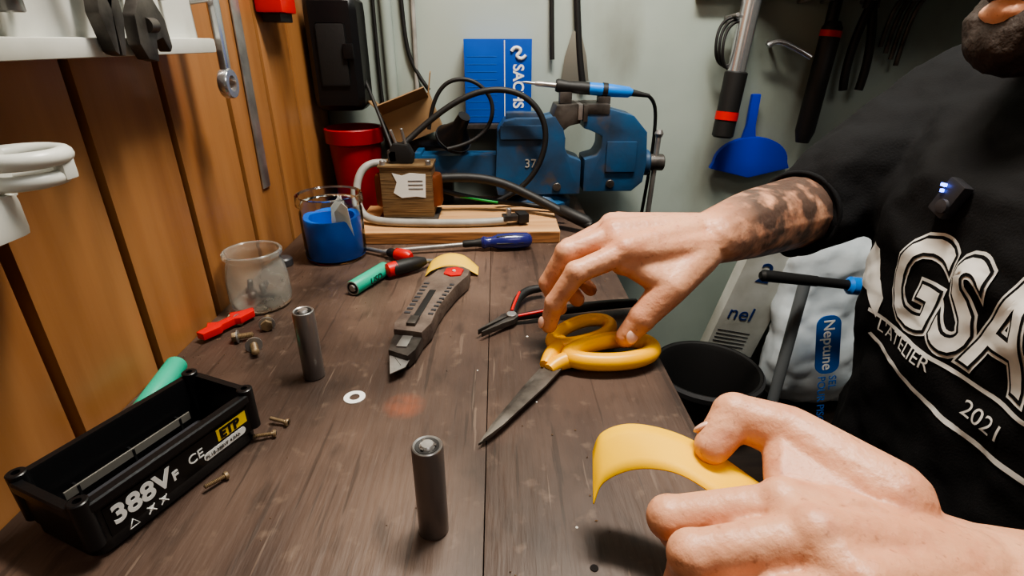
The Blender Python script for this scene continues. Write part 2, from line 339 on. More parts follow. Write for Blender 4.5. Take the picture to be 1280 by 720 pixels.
# ---------------------------------------------------------------- utility knife
a=math.atan2(.605-.392,-.062+.095)
g=grp('utility_knife',(-.095,.392,.002),(0,0,a))
prism(g,'blade',[(0,-.0005),(.012,-.0105),(.045,-.0105),(.045,.0095),(.028,.0095)],.0008,steel,TM((0,0,.007)),.0001)
for k in range(2): box(g,'blade_score_%d'%k,(.020+.009*k,-.001,.0079),(.0004,.015,.0002),dsteel,0,(0,0,-.9))
prism(g,'nose',[(.022,-.010),(.034,-.0135),(.062,-.014),(.066,.014),(.052,.0145),(.03,.011)],.013,dsteel,b=.002)
prism(g,'body',[(.055,-.014),(.075,-.018),(.10,-.0165),(.13,-.018),(.165,-.023),(.195,-.030),(.212,-.029),(.220,-.018),(.219,-.004),(.205,.010),(.18,.017),(.15,.018),(.12,.0160),(.09,.0175),(.07,.0185),(.058,.0150)],.019,rust,b=.0035)
box(g,'slot',(.11,0,.019),(.075,.007,.0015),blackr,.0004)
box(g,'slider',(.073,.0,.0205),(.016,.009,.004),dsteel,.0008)
box(g,'nose_plate',(.045,.0,.0135),(.02,.010,.002),steel,.0006)
for k in range(9): box(g,'grip_rib_%d'%k,(.092+.009*k,.0115,.0192),(.0035,.006,.0014),greyb,.0003);box(g,'grip_rib2_%d'%k,(.092+.009*k,-.0125-.0006*k,.0192),(.0035,.005,.0014),greyb,.0003)
prism(g,'release',[(.190,-.022),(.207,-.022),(.213,-.012),(.207,-.001),(.192,-.001),(.186,-.011)],.003,red,TM((0,0,.0178)),.001);lathe(g,'release_hub',[(0,.0225),(.002,.0222),(.0022,.020)],whitep,TM((.199,-.012,0)))
cyl(g,'screw_head',(.066,.010,.013),(.066,.010,.0145),.0035,steel)

# ---------------------------------------------------------------- yellow paper strips
def ribbon(g,name,path,wdirs,w,m,th=.0007,ws=None):
    bm=bmesh.new();rows=[]
    n=len(path)
    def cr(P,t):
        i=int(t);i=min(max(i,0),n-2);f=t-i
        p=[P[max(i-1,0)],P[i],P[i+1],P[min(i+2,n-1)]];p=[V(q) for q in p]
        return .5*((2*p[1])+(-p[0]+p[2])*f+(2*p[0]-5*p[1]+4*p[2]-p[3])*f*f+(-p[0]+3*p[1]-3*p[2]+p[3])*f**3)
    K=12*(n-1)
    for k in range(K+1):
        t=k/12;c=cr(path,t);d=cr(wdirs,t).normalized()
        rows.append([bm.verts.new(c+d*w*s) for s in (-.5,-.25,0,.25,.5)])
    for a,b in zip(rows,rows[1:]):
        for i in range(4): bm.faces.new((a[i],a[i+1],b[i+1],b[i]))
    o=finish(g,name,bm,m,80);s=o.modifiers.new('s','SOLIDIFY');s.thickness=th;s.offset=0;return o
g=grp('paper_strip')
ribbon(g,'strip',[(-.092,.636,.0012),(-.084,.638,.010),(-.066,.640,.016),(-.045,.639,.014),(-.026,.635,.0022)],[(0,1,0),(0,1,.2),(0,1,.3),(0,1,.25),(0,1,0)],.026,fishp)
g=grp('paper_strip')
ribbon(g,'strip',[(.0530,.234,.042),(.0590,.2395,.052),(.075,.2385,.0605),(.095,.229,.0645),(.113,.215,.062),(.129,.200,.056),(.140,.188,.052)],
 [(.10,.85,.45),(.1,.9,.4),(.1,.95,.25),(.2,.95,.1),(.3,.92,.1),(.4,.9,.1),(.45,.88,.1)],.030,fish)

# ---------------------------------------------------------------- pliers
g=grp('needle_nose_pliers')
ang=math.atan2(.463-.498,-.019-.013)
T=TM((.013,.498,.004),(0,0,ang))
prism(g,'jaw_1',[(-.006,.0003),(.046,.0003),(.046,.0016),(.018,.0055),(.006,.0085),(-.006,.006)],.006,dsteel,T,.0006)
prism(g,'jaw_2',[(-.006,-.0006),(.046,-.0042),(.045,-.0054),(.018,-.0068),(.006,-.0088),(-.006,-.006)],.006,dsteel,T,.0006)
cyl(g,'pivot',(.013,.498,.002),(.013,.498,.012),.0055,steel)
tube(g,'handle_1',[(.014,.502,.007),(.016,.520,.008),(.022,.545,.010),(.036,.560,.011),(.052,.562,.011)],.0042,blackr,radii=[.8,1,1.2,1.2,1])
tube(g,'handle_1_inlay',[(.0135,.506,.0105),(.0165,.522,.012),(.023,.544,.0142)],.0016,red)
tube(g,'handle_2',[(.017,.498,.007),(.045,.504,.008),(.080,.514,.009),(.12,.520,.010),(.150,.523,.010)],.0046,blackr,radii=[.8,1,1.2,1.2,1])
tube(g,'handle_2_inlay',[(.02,.4965,.0095),(.042,.501,.0115),(.06,.506,.0125)],.0016,red)

# ---------------------------------------------------------------- screwdrivers
g=grp('screwdriver')
rod(g,'shaft',(-.205,.722,.006),(-.148,.688,.008),[(0,.0015),(.04,.0028),(1,.003)],steel)
rod(g,'grip',(-.150,.689,.009),(-.124,.674,.009),[(0,.004),(.1,.006),(.5,.0062),(.51,.0085)],blackr);rod(g,'end',(-.137,.681,.009),(-.116,.669,.009),[(0,.008),(.4,.009),(.8,.0085),(1,.005)],red)
g=grp('screwdriver')
rod(g,'grip',(-.138,.619,.011),(-.095,.650,.011),[(0,.006),(.03,.0085),(.2,.0092),(.5,.0095),(.8,.0085),(1,.005)],blackr)
rod(g,'end',(-.140,.6175,.011),(-.126,.628,.011),[(0,.004),(.15,.0085),(.8,.0094),(1,.0088)],red)
rod(g,'shaft',(-.097,.6488,.011),(-.076,.666,.004),[(0,.003),(.9,.003),(1,.0018)],steel)
g=grp('screwdriver')
rod(g,'shaft',(-.162,.700,.005),(-.026,.716,.011),[(0,.0012),(.03,.0032),(.08,.0032),(1,.0032)],steel)
rod(g,'collar',(-.050,.7132,.0105),(-.022,.7165,.0115),[(0,.004),(.1,.0052),(.6,.005),(1,.007)],blackr)
rod(g,'grip',(-.024,.716,.0115),(.048,.7245,.0122),[(0,.0065),(.05,.009),(.12,.0075),(.2,.0075),(.35,.0108),(.65,.0118),(.9,.0108),(.97,.008),(1,.004)],navy)
for k in range(6):
    aa=k*math.pi/3;tube(g,'ridge_%d'%k,[(-.002+.0,.7185+.0100*math.cos(aa),.012+.0100*math.sin(aa)),(.015,.7206+.0110*math.cos(aa),.012+.0110*math.sin(aa)),(.036,.723+.0102*math.cos(aa),.012+.0102*math.sin(aa))],.0012,blackr)

# ---------------------------------------------------------------- scissors
g=grp('scissors')
pv=V((.046,.403,.006));tip=V((-.016,.307,.004));an=math.atan2(tip.y-pv.y,tip.x-pv.x)
sm=mat('scissor_blade',(112,106,100),.45,.7,col2=(68,62,58),nscale=45,bump=.2,bscale=90)
prism(g,'blade_1',[(-.014,-.006),(0,-.0095),(.03,-.0085),(.09,-.004),(.1145,.0),(.10,.0035),(.03,.0055),(-.012,.006)],.0022,sm,TM(pv+V((0,0,-.003)),(0,0,an)),.0004)
prism(g,'blade_2',[(-.014,.007),(0,.0095),(.03,.0088),(.09,.004),(.112,.0),(.10,-.002),(.03,-.004),(-.012,-.006)],.0022,sm,TM(pv+V((0,0,-.0003)),(0,0,an+.02)),.0004)
cyl(g,'rivet',pv+V((0,0,.0015)),pv+V((0,0,.0045)),.0055,yel)
def loop(name,cx,cy,ang_,A,B,z,r,tilt=0):
    pts=[]
    for i in range(14):
        t=2*math.pi*i/14;w=1+.22*math.cos(t)
        x=A*1.08*math.cos(t);y=B*1.08*math.sin(t)*w
        pts.append((cx+x*math.cos(ang_)-y*math.sin(ang_),cy+x*math.sin(ang_)+y*math.cos(ang_),z+tilt*x))
    o=tube(g,name,pts,r,yel,closed=True);return o
loop('finger_loop_1',.102,.421,.20,.038,.0175,.0115,.0082)
loop('finger_loop_2',.080,.456,.62,.034,.0155,.012,.0068)
tube(g,'shank_1',[(.043,.398,.0075),(.052,.408,.0085),(.060,.412,.010),(.072,.410,.0105)],.0072,yel,radii=[.7,1.1,1.2,1])
tube(g,'shank_2',[(.040,.404,.0085),(.046,.416,.010),(.052,.428,.0115),(.060,.440,.012)],.0070,yel,radii=[.7,1.1,1.2,.9])

# ---------------------------------------------------------------- plywood board and spot-welder transformer
g=grp('plywood_board');box(g,'board',(-.062,.815,.009),(.305,.142,.0178),ply,.001)
box(g,'front_edge',(-.062,.7435,.009),(.303,.001,.015),plye)
g=grp('transformer')
box(g,'core',(-.138,.833,.058),(.078,.05,.079),lam,.002)
box(g,'bottom_flange',(-.138,.833,.0195),(.092,.062,.003),dsteel,.0008)
box(g,'top_plate',(-.138,.833,.099),(.082,.054,.004),lam,.001)
loft(g,'coil',[rrect(.10,.03,.012,z=.035),rrect(.104,.034,.014,z=.04),rrect(.104,.034,.014,z=.078),rrect(.10,.03,.012,z=.083)],copper,T=TM((-.138,.833,0)))
prism(g,'torn_label',[(-.03,-.012),(-.018,-.02),(.004,-.018),(.018,-.02),(.02,.016),(-.004,.018),(-.016,.014),(-.03,.018),(-.024,.004)],.0006,paper,TM((-.128,.8077,.072),(math.pi/2,0,0)))
for k in range(3): box(g,'label_print_%d'%k,(-.124,.8068,.078-.006*k),(.022,.0004,.0012),greyb)
for k,x in enumerate((-.172,-.104)):
    cyl(g,'bolt_%d'%k,(x,.812,.098),(x,.812,.108),.004,steel)
g=grp('electric_plug')
prism(g,'body',[(-.018,0),(.018,0),(.02,.012),(.012,.028),(-.010,.030),(-.02,.014)],.022,blackr,TM((-.146,.842,.101),(math.pi/2,0,0)),.003)
cyl(g,'pin_1',(-.152,.83,.128),(-.158,.826,.150),.0022,steel);cyl(g,'pin_2',(-.138,.83,.128),(-.142,.826,.152),.0022,steel)
box(g,'clamp',(-.158,.826,.112),(.014,.012,.018),dsteel,.002)
g=grp('welding_cable')
tube(g,'grey_cable',[(-.172,.84,.098),(-.196,.83,.104),(-.214,.815,.085),(-.214,.80,.045),(-.200,.785,.026),(-.165,.772,.0245),(-.09,.766,.0245),(-.02,.766,.0245),(.012,.772,.026)],.0058,greyc,res=12)
box(g,'lug',(.018,.775,.030),(.022,.018,.008),dsteel,.001,(0,0,.2));cyl(g,'lug_bolt',(.016,.775,.026),(.016,.775,.044),.004,steel)
box(g,'lug_block',(.036,.780,.029),(.016,.022,.014),blackr,.002,(0,0,.3))
tube(g,'black_cable',[(-.092,.84,.074),(-.05,.845,.076),(0,.845,.070),(.045,.835,.050),(.085,.815,.034),(.118,.795,.020),(.142,.780,.013)],.0074,blackr,res=12)
rod(g,'electrode_holder',(.095,.812,.031),(.142,.782,.016),[(0,.007),(.1,.0095),(.85,.0095),(1,.006)],blackr)
tube(g,'thin_black',[(-.09,.85,.052),(-.04,.852,.038),(.02,.852,.030),(.07,.846,.026),(.11,.83,.024)],.004,blackr)
tube(g,'green_wire',[(-.06,.85,.042),(-.02,.846,.036),(.0,.842,.034)],.002,mat('green_wire',(20,140,60),.4))
g=grp('power_cable')
tube(g,'loop_1',[(-.150,.845,.120),(-.132,.86,.135),(-.085,.87,.175),(-.02,.875,.206),(.045,.875,.200),(.084,.872,.150),(.070,.868,.080),(.035,.868,.045),(0,.866,.030)],.0046,blackr,res=14)
tube(g,'loop_2',[(-.11,.90,.14),(-.10,.90,.20),(-.06,.90,.224),(-.015,.90,.205),(.002,.90,.160),(-.03,.89,.120),(-.08,.88,.112)],.0032,blackr,res=14)
tube(g,'loop_3',[(-.160,.86,.10),(-.185,.90,.16),(-.22,.95,.22),(-.235,.99,.25)],.0028,blackr,res=14)

# ---------------------------------------------------------------- red pot, cardboard box, funnel
g=grp('red_pot',(-.243,.948,0))
lathe(g,'pot',[(0,0),(.034,0),(.036,.002),(.043,.112),(.048,.114),(.049,.136),(.047,.138),(.044,.137),(.040,.112),(.034,.006),(0,.005)],redd,seg=48)
g=grp('storage_tin');box(g,'body',(-.130,.988,.055),(.096,.042,.108),mat('tin_dark',(58,54,50),.5),.003);box(g,'lid',(-.130,.988,.107),(.100,.046,.012),dsteel,.002)
g=grp('cardboard_box')
Tb=TM((-.136,.978,.118),(0,-.35,.1))
for nme,c,s in (('bottom',(0,0,.002),(.085,.06,.002)),('side_1',(-.042,0,.03),(.002,.06,.058)),('side_2',(.042,0,.03),(.002,.06,.058)),('side_3',(0,-.030,.03),(.085,.002,.058)),('side_4',(0,.030,.03),(.085,.002,.058))):
    o=box(g,nme,c,s,card,.0003);o.matrix_local=Tb
for nme,c,s,r in (('flap_1',(-.048,0,.072),(.002,.058,.034),(0,-.45,0)),('flap_2',(.05,0,.074),(.002,.058,.036),(0,.5,0)),('flap_3',(0,-.044,.066),(.083,.002,.034),(1.0,0,0))):
    o=box(g,nme,c,s,card,.0003,r);o.matrix_local=Tb
g=grp('black_funnel')
lathe(g,'cone',[(.030,.0),(.031,.003),(.012,.034),(.010,.055),(.0,.055)],black,TM((-.075,.925,.118),(.5,.5,0)))
lathe(g,'knob',[(0,-.004),(.028,0),(.031,.006),(.0,.006)],black,TM((-.075,.925,.118),(.5,.5,0)))
g=grp('blue_carton')
box(g,'carton',(.003,1.004,.206),(.114,.045,.134),blueb,.001)
Fb=TM((.003,.9812,.206),(math.pi/2,0,0))
text(g,'brand_print','SACHS',.0255,ink,Fb@Matrix.Translation((.026,.028,0))@Rm90,.0003,sx=.92,off=.0006)
box(g,'stripe',(.014,.981,.206),(.0015,.0006,.13),ink)
tube(g,'emblem',[(.026,.981,.254),(.030,.981,.262),(.044,.981,.258),(.038,.981,.250),(.032,.981,.246),(.044,.981,.240),(.050,.981,.248)],.0028,ink)
lb2=mat('line_blue',(40,110,190),.5)
for k in range(9): box(g,'line_%d'%k,(-.024,.9812,.150+.012*k),(.05,.0004,.0006),lb2)
g=grp('carton_shelf');box(g,'board',(.0,1.0,.134),(.14,.06,.008),dsteel,.001)

# ---------------------------------------------------------------- bench vise
g=grp('bench_vise')
Tv=TM((0,.968,0),(math.pi/2,0,0))
lathe(g,'swivel_base',[(0,0),(.052,0),(.054,.004),(.054,.016),(.045,.022),(.034,.034),(0,.034)],bluem,TM((.075,.940,0)))
prism(g,'fixed_body',[(0,.030),(-.004,.05),(0,.135),(.012,.152),(.03,.156),(.078,.156),(.094,.160),(.100,.150),(.108,.140),(.112,.125),(.112,.108),(.118,.096),(.14,.088),(.14,.032)],.070,bluem,Tv,.004)
prism(g,'fixed_jaw',[(.088,.152),(.096,.176),(.134,.178),(.136,.148),(.118,.144),(.108,.136)],.066,dsteel,TM((0,.966,0),(math.pi/2,0,0)),.003)
prism(g,'moving_jaw',[(.142,.166),(.182,.170),(.222,.160),(.246,.134),(.250,.085),(.246,.052),(.228,.036),(.145,.036),(.145,.090),(.166,.096),(.172,.108),(.172,.128),(.150,.138),(.141,.140)],.070,bluem,Tv,.004)
box(g,'jaw_plate_1',(.134,.933,.166),(.007,.076,.024),steel,.001);box(g,'jaw_plate_2',(.1425,.933,.164),(.007,.076,.026),dsteel,.001)
box(g,'moving_jaw_top',(.163,.933,.170),(.038,.074,.016),dsteel,.004)
box(g,'slide_bar',(-.045,.933,.076),(.17,.046,.040),bluem,.004)
box(g,'slide_cap',(-.132,.933,.076),(.012,.056,.050),bluem,.003)
box(g,'moving_rib',(.205,.896,.095),(.05,.006,.05),bluem,.0025);box(g,'fixed_rib',(.04,.896,.135),(.07,.006,.022),bluem,.0025)
cyl(g,'screw_boss',(.246,.933,.078),(.262,.933,.078),.022,bluem);cyl(g,'screw_head',(.260,.933,.078),(.288,.933,.078),.014,dsteel)
cyl(g,'tommy_bar',(.275,.931,.125),(.268,.926,-.035),.0045,steel);lathe(g,'bar_knob_1',[(0,-.007),(.005,-.006),(.0075,0),(.005,.006),(0,.007)],steel,TM((.275,.931,.127)));lathe(g,'bar_knob_2',[(0,-.007),(.005,-.006),(.0075,0),(.005,.006),(0,.007)],steel,TM((.268,.926,-.038)))
for x,z in ((.02,.045),(.10,.045),(.19,.05)): cyl(g,'bolt_%d'%int(x*100),(x,.899,z),(x,.893,z),.007,dsteel)
text(g,'cast_mark','37',.02,greyc,TM((.045,.8975,.078),(math.pi/2,0,0)),.0008)
box(g,'top_rib',(.045,.933,.157),(.06,.03,.012),bluem,.004)
g=grp('soldering_iron')
rod(g,'tip',(.040,.925,.210),(.066,.925,.207),[(0,.0005),(.3,.002),(1,.0025)],steel)
rod(g,'barrel',(.062,.925,.2075),(.100,.925,.204),[(0,.003),(.1,.0042),(1,.0042)],steel)
rod(g,'grip',(.096,.925,.2045),(.165,.925,.198),[(0,.009),(.05,.0105),(.3,.0085),(.6,.010),(1,.0095)],blackr)
rod(g,'handle',(.150,.925,.1995),(.222,.925,.193),[(0,.0098),(.5,.010),(.9,.0085),(1,.005)],bluec)
rod(g,'collar',(.172,.925,.1975),(.180,.925,.1968),[(0,.0112),(1,.0112)],blackr)
rod(g,'strain_relief',(.216,.925,.1935),(.250,.925,.188),[(0,.006),(1,.003)],blackr)
tube(g,'cord',[(.247,.925,.1885),(.262,.93,.181),(.270,.94,.15),(.272,.95,.08),(.266,.95,.0),(.262,.955,-.06)],.003,blackr)
box(g,'rest',(.112,.925,.186),(.02,.02,.018),dsteel,.002);box(g,'rest_2',(.175,.925,.182),(.02,.02,.012),dsteel,.002)

# ---------------------------------------------------------------- items hanging on the back wall
g=grp('torque_wrench')
cyl(g,'tube',(.422,.99,.335),(.412,.985,.215),.0155,chrome,.0150)
cyl(g,'tube_top',(.434,.995,.52),(.421,.99,.33),.012,chrome)
rod(g,'grip',(.413,.985,.222),(.404,.98,.112),[(0,.0165),(.02,.019),(.5,.0185),(.97,.0185),(1,.015)],blackr)
rod(g,'band',(.4075,.982,.156),(.4062,.981,.142),[(0,.0195),(1,.0195)],red)
cyl(g,'hook',(.425,1.03,.40),(.425,.99,.40),.004,steel)
g=grp('blue_dustpan')
out=[(-.076,-.012)]+[(-.070*math.cos(math.pi*i/24),.046*math.sin(math.pi*i/24)) for i in range(25)]+[(.076,-.012),(.0,-.030)]
prism(g,'pan',out,.012,bluep,TM((.478,1.02,.062),(math.pi/2,0,0)),.003)
prism(g,'handle',[(-.014,0),(.014,0),(.008,.03),(.008,.085),(-.008,.085),(-.008,.03)],.010,bluep,TM((.468,1.02,.098),(math.pi/2,0,.0)),.003)
g=grp('hook_rail')
box(g,'rail',(.60,1.02,.345),(.52,.02,.02),white,.002)
for k,x in enumerate((.43,.52,.56,.63,.70)): cyl(g,'peg_%d'%k,(x,1.03,.33),(x,.98,.335),.003,steel)
g=grp('brake_cable_coil')
for k in range(3):
    c=(.398+.004*k,1.0-.006*k,.268-.003*k)
    tube(g,'turn_%d'%k,[(c[0]+(.024)*math.cos(t*math.pi/5),c[1]+.004*math.sin(t*2.1),c[2]+(.040)*math.sin(t*math.pi/5)) for t in range(10)],.0026,blackr,closed=True)
cyl(g,'hook',(.398,1.03,.306),(.398,.98,.309),.003,steel)
g=grp('bent_rod');tube(g,'rod',[(.466,1.0,.262),(.480,1.0,.272),(.505,.995,.262),(.525,.99,.252),(.538,.985,.244)],.005,chrome);cyl(g,'peg',(.48,1.03,.268),(.48,.995,.268),.003,steel)
g=grp('hex_key_set')
for k in range(4): tube(g,'key_%d'%k,[(.67+.012*k,1.01,.26-.01*k),(.67+.012*k,1.005,.33),(.685+.012*k,1.0,.336)],.004,dsteel)
g=grp('pry_bar')
tube(g,'bar',[(.575,1.01,.40),(.572,1.005,.33),(.566,1.0,.22),(.560,.998,.14)],.010,blackr);rod(g,'grip',(.572,1.0,.30),(.560,.995,.10),[(0,.011),(.05,.0165),(.9,.0165),(1,.011)],blackr)
rod(g,'band',(.5715,1.0,.286),(.5705,1.0,.276),[(0,.0172),(1,.0172)],red)
g=grp('dark_pliers')
for s in (-1,1): tube(g,'handle_%d'%(s+1),[(.63,1.0,.33),(.63+.012*s,1.0,.29),(.63+.022*s,1.0,.24),(.63+.014*s,1.0,.19)],.007,blackr)
prism(g,'jaws',[(-.012,0),(.012,0),(.009,.035),(0,.05),(-.009,.035)],.01,dsteel,TM((.63,1.006,.32),(math.pi/2,0,0)),.001)
g=grp('hanging_scraper')
tube(g,'strap_1',[(.092,1.025,.45),(.094,1.025,.34),(.098,1.02,.24)],.004,blackr);tube(g,'strap_2',[(.132,1.025,.45),(.134,1.025,.33),(.146,1.02,.235),(.154,1.02,.20)],.006,blackr)
prism(g,'scraper',[(-.006,.05),(.008,.05),(.020,.01),(.026,-.030),(-.024,-.034),(-.018,.01)],.003,mat('grey_steel_blade',(135,132,122),.5,.6),TM((.138,1.022,.235),(math.pi/2,0,0)),.0005)
g=grp('hanging_cable');tube(g,'cable',[(-.160,1.024,.9),(-.160,1.024,.34),(-.156,1.024,.27),(-.150,1.024,.23),(-.12,1.02,.19)],.0035,blackr);tube(g,'cable_2',[(-.135,1.024,.9),(-.138,1.024,.3),(-.142,1.024,.18)],.004,greyc)
tube(g,'cable_3',[(-.20,1.024,.9),(-.205,1.024,.3),(-.21,1.024,.2),(-.2,1.02,.1)],.003,blackr)
g=grp('water_pipe');cyl(g,'pipe',(-.185,1.023,-.9),(-.185,1.023,1.5),.010,wall_m)
g=grp('tool_rack')
box(g,'board',(.86,.94,.375),(.84,.18,.018),white,.002);box(g,'lip',(.86,.852,.364),(.84,.008,.04),white,.001)

# ---------------------------------------------------------------- left wall: shelf and hanging tools
g=grp('tool_shelf')
box(g,'panel',(-.288,.16,.42),(.032,.78,.318),white,.003)
box(g,'bottom_lip',(-.281,.16,.266),(.046,.782,.012),white,.003)
for k in range(6): cyl(g,'peg_%d'%k,(-.285,.30+.05*k,.30),(-.255,.30+.05*k,.304),.0025,steel)
def wrench(name,x,y,ztop,zbot,tilt=0):
    g=grp(name,(x,y,zbot),(0,tilt,math.pi/2));L=ztop-zbot
    R=TM((0,.003,0),(math.pi/2,0,0))
    prism(g,'shank',[(-.0055,.012),(.0055,.012),(.0065,L*.5),(.0055,L-.012),(-.0055,L-.012),(-.0065,L*.5)],.006,chrome,R,.0015)
    lathe(g,'ring',[(.0075,-.0045),(.013,-.0045),(.0138,-.003),(.0138,.003),(.013,.0045),(.0075,.0045),(.0075,-.0045)],chrome,TM((0,0,.004),(math.pi/2,0,0)),28)
    prism(g,'open_end',[(-.006,-.004),(.006,-.004),(.016,.008),(.014,.026),(.007,.030),(.006,.012),(-.006,.012),(-.005,.030),(-.013,.026),(-.016,.008)],.007,chrome,TM((0,.0035,L-.012),(math.pi/2,.25,0)),.001)
wrench('combination_wrench',-.262,.568,.40,.228,.05)
g=grp('adjustable_wrench',(-.250,.432,.262),(0,0,math.pi/2))
R=TM((0,.004,0),(math.pi/2,0,0))
prism(g,'jaw',[(-.018,.006),(-.012,-.004),(.000,-.006),(.003,.008),(.012,.010),(.018,.0),(.022,.004),(.020,.022),(.010,.036),(-.006,.036),(-.016,.024)],.009,dsteel,R,.0015)
prism(g,'handle',[(-.007,.03),(.008,.03),(.010,.16),(-.009,.16)],.007,steel,R,.0015)
lathe(g,'knurl',[(0,-.005),(.005,-.005),(.005,.005),(0,.005)],dsteel,TM((0,-.004,.018),(0,math.pi/2,0)))
g=grp('slip_joint_pliers',(-.252,.395,.285),(0,.1,math.pi/2))
prism(g,'jaw_1',[(-.012,0),(-.004,-.022),(.0,-.024),(.001,0),(.006,.014),(-.010,.014)],.009,dsteel,R,.0015)
prism(g,'jaw_2',[(.012,0),(.006,-.024),(.002,-.024),(.001,0),(-.006,.014),(.010,.014)],.009,dsteel,R,.0015)
tube(g,'handle_1',[(-.004,0,.01),(-.016,0,.04),(-.014,0,.12)],.005,dsteel);tube(g,'handle_2',[(.004,0,.01),(.016,0,.04),(.014,0,.12)],.005,dsteel)
g=grp('socket_adapter',(-.262,.335,.292),(0,0,0));cyl(g,'body',(0,0,0),(0,0,.05),.009,dsteel);cyl(g,'neck',(0,0,-.008),(0,0,.002),.006,steel);cyl(g,'peg',(-.01,0,.04),(0,0,.04),.003,steel)
g=grp('steel_ruler');box(g,'blade',(-.303,.712,.295),(.0015,.022,.40),steel,.0004,(math.radians(-2),0,0));cyl(g,'nail',(-.305,.712,.48),(-.298,.712,.48),.003,dsteel)
g=grp('plastic_ring_hook')
tube(g,'ring',[(-.262+.021*math.cos(t*math.pi/5),.305+.021*math.sin(t*math.pi/5),.212) for t in range(10)],.0048,whitep,closed=True)
tube(g,'ring_lower',[(-.262+.019*math.cos(t*math.pi/5),.303+.019*math.sin(t*math.pi/5),.201) for t in range(10)],.0042,whitep,closed=True)
box(g,'ring_link',(-.2425,.309,.206),(.006,.010,.014),whitep,.002)
box(g,'arm',(-.276,.292,.236),(.012,.014,.052),whitep,.003);box(g,'clip',(-.274,.283,.207),(.024,.03,.03),whitep,.005)
box(g,'back_plate',(-.292,.292,.222),(.022,.02,.06),whitep,.003);box(g,'tray',(-.281,.27,.184),(.045,.045,.024),whitep,.005)
g=grp('red_tool_holder')
box(g,'body',(-.287,.80,.325),(.034,.055,.045),red,.004);box(g,'foot',(-.287,.80,.298),(.024,.045,.012),blackr,.002);box(g,'case',(-.287,.80,.375),(.034,.055,.055),blackr,.003)
g=grp('black_drill_case')
box(g,'body',(-.253,.955,.25),(.082,.075,.17),black,.024);box(g,'panel',(-.253,.9165,.25),(.044,.004,.09),blackr,.004);box(g,'neck',(-.253,.960,.36),(.05,.05,.06),black,.012);box(g,'latch',(-.228,.913,.255),(.016,.006,.022),black,.002);box(g,'bracket',(-.253,1.01,.3),(.03,.04,.05),dsteel,.002)

# ---------------------------------------------------------------- low cabinet with pot, bags, box at right of the bench
g=grp('storage_cabinet')
dk=mat('dark_wood',(60,48,40),.6,col2=(40,32,28),nscale=6,stretch=(1,8,1))
box(g,'carcass',(.66,.86,-.675),(.92,.30,.45),dk,.003);box(g,'top',(.66,.855,-.44),(.94,.32,.02),dk,.003)
box(g,'door_1',(.43,.705,-.675),(.44,.015,.41),dk,.003);box(g,'door_2',(.89,.705,-.675),(.44,.015,.41),dk,.003)
g=grp('black_pot',(.395,.855,-.43))
lathe(g,'pot',[(0,0),(.068,0),(.072,.004),(.092,.122),(.098,.124),(.101,.130),(.098,.136),(.093,.134),(.088,.124),(.068,.008),(0,.006)],blackr,seg=56)
lathe(g,'rim_band',[(.0945,.118),(.1022,.121),(.1032,.131),(.0990,.1365)],mat('pot_rim',(66,66,68),.4),seg=56)
g=grp('white_sack')
sk=mat('woven_sack',(206,214,218),.6,col2=(180,190,196),nscale=14,bump=.5,bscale=30)
organic(g,'sack',[S((.60,.92,-.35),.07,sc=(1,.8,1))+S((.80,.93,-.35),.07,sc=(1,.8,1))+S((.595,.94,-.12),.055,sc=(1,.7,1))+S((.80,.94,-.10),.055,sc=(1,.7,1)),
  S((.61,.94,-.12),.045)+S((.80,.94,-.10),.045)+S((.60,.95,-.05),.02)+S((.78,.96,-.04),.02)],.008,4,sk,[(.09,.03),(.03,.008)])
lb=mat('label_blue',(20,88,168),.5)
Ls=TM((.600,.834,-.235),(math.pi/2-.14,-.12,0))
prism(g,'label',[(x,y) for x,y,_ in rrect(.044,.115,.018)],.002,lb,Ls)
text(g,'label_text','Neptune',.028,ink,Ls@TM((0,0,.0022))@Rm90@TM((-.050,-.009,0)),.0004,off=.0003)
text(g,'sack_text','SEL\nPOUR PISCINES',.020,lb,Ls@TM((0,0,.0022))@Rm90@TM((.062,.004,0)),.0004)
g=grp('folded_tarp')
organic(g,'tarp',[S((.70,.95,.035),.045,sc=(1.2,.8,.6))+S((.86,.96,.045),.045,sc=(1.2,.8,.6)),S((.66,.96,0.055),.03)+S((.72,.97,.07),.02)],.007,3,mat('tarp',(168,190,205),.35,col2=(120,150,175),nscale=12),[(.05,.03)])
g=grp('flat_carton')
Tc=TM((.500,.965,-.235),(.10,.20,.0))
o=box(g,'panel',(0,0,0),(.105,.03,.36),white,.001);o.matrix_local=Tc
pb=mat('print_blue',(20,50,110),.5)
text(g,'print_1','nel',.045,pb,Tc@TM((-.04,-.0155,-.01),(math.pi/2,0,0)),.0004)
text(g,'print_2','2',.06,pb,Tc@TM((-.02,-.0155,.08),(math.pi/2,0,0)),.0004)
o=box(g,'print_band',(0,-.0155,-.11),(.105,.0006,.03),mat('print_dark',(40,44,60),.5));o.matrix_local=Tc
for k in range(5):
    o=box(g,'print_line_%d'%k,(-.01,-.0155,-.04-.009*k),(.07,.0006,.002),greyb);o.matrix_local=Tc
g=grp('metal_tube');cyl(g,'tube',(.500,.80,-.428),(.533,.84,-.10),.010,mat('galvanised',(140,146,150),.45,.5))
g=grp('mallet')
rod(g,'handle',(.43,.80,-.080),(.59,.80,-.100),[(0,.006),(.03,.010),(.6,.009),(.62,.008),(1,.008)],blackr)
rod(g,'head',(.580,.80,-.100),(.625,.80,-.105),[(0,.010),(.1,.015),(.9,.015),(1,.010)],bluec)

# ---------------------------------------------------------------- the man
man=grp('man')
fr=[.0116,.0104,.0091,.0080]
def fing(pts,s=1):
    out=chain([(p,r*s) for p,r in zip(pts,fr)])
    for k in (1,2): out.append(S(pts[k],fr[k]*s*1.10))
    return out
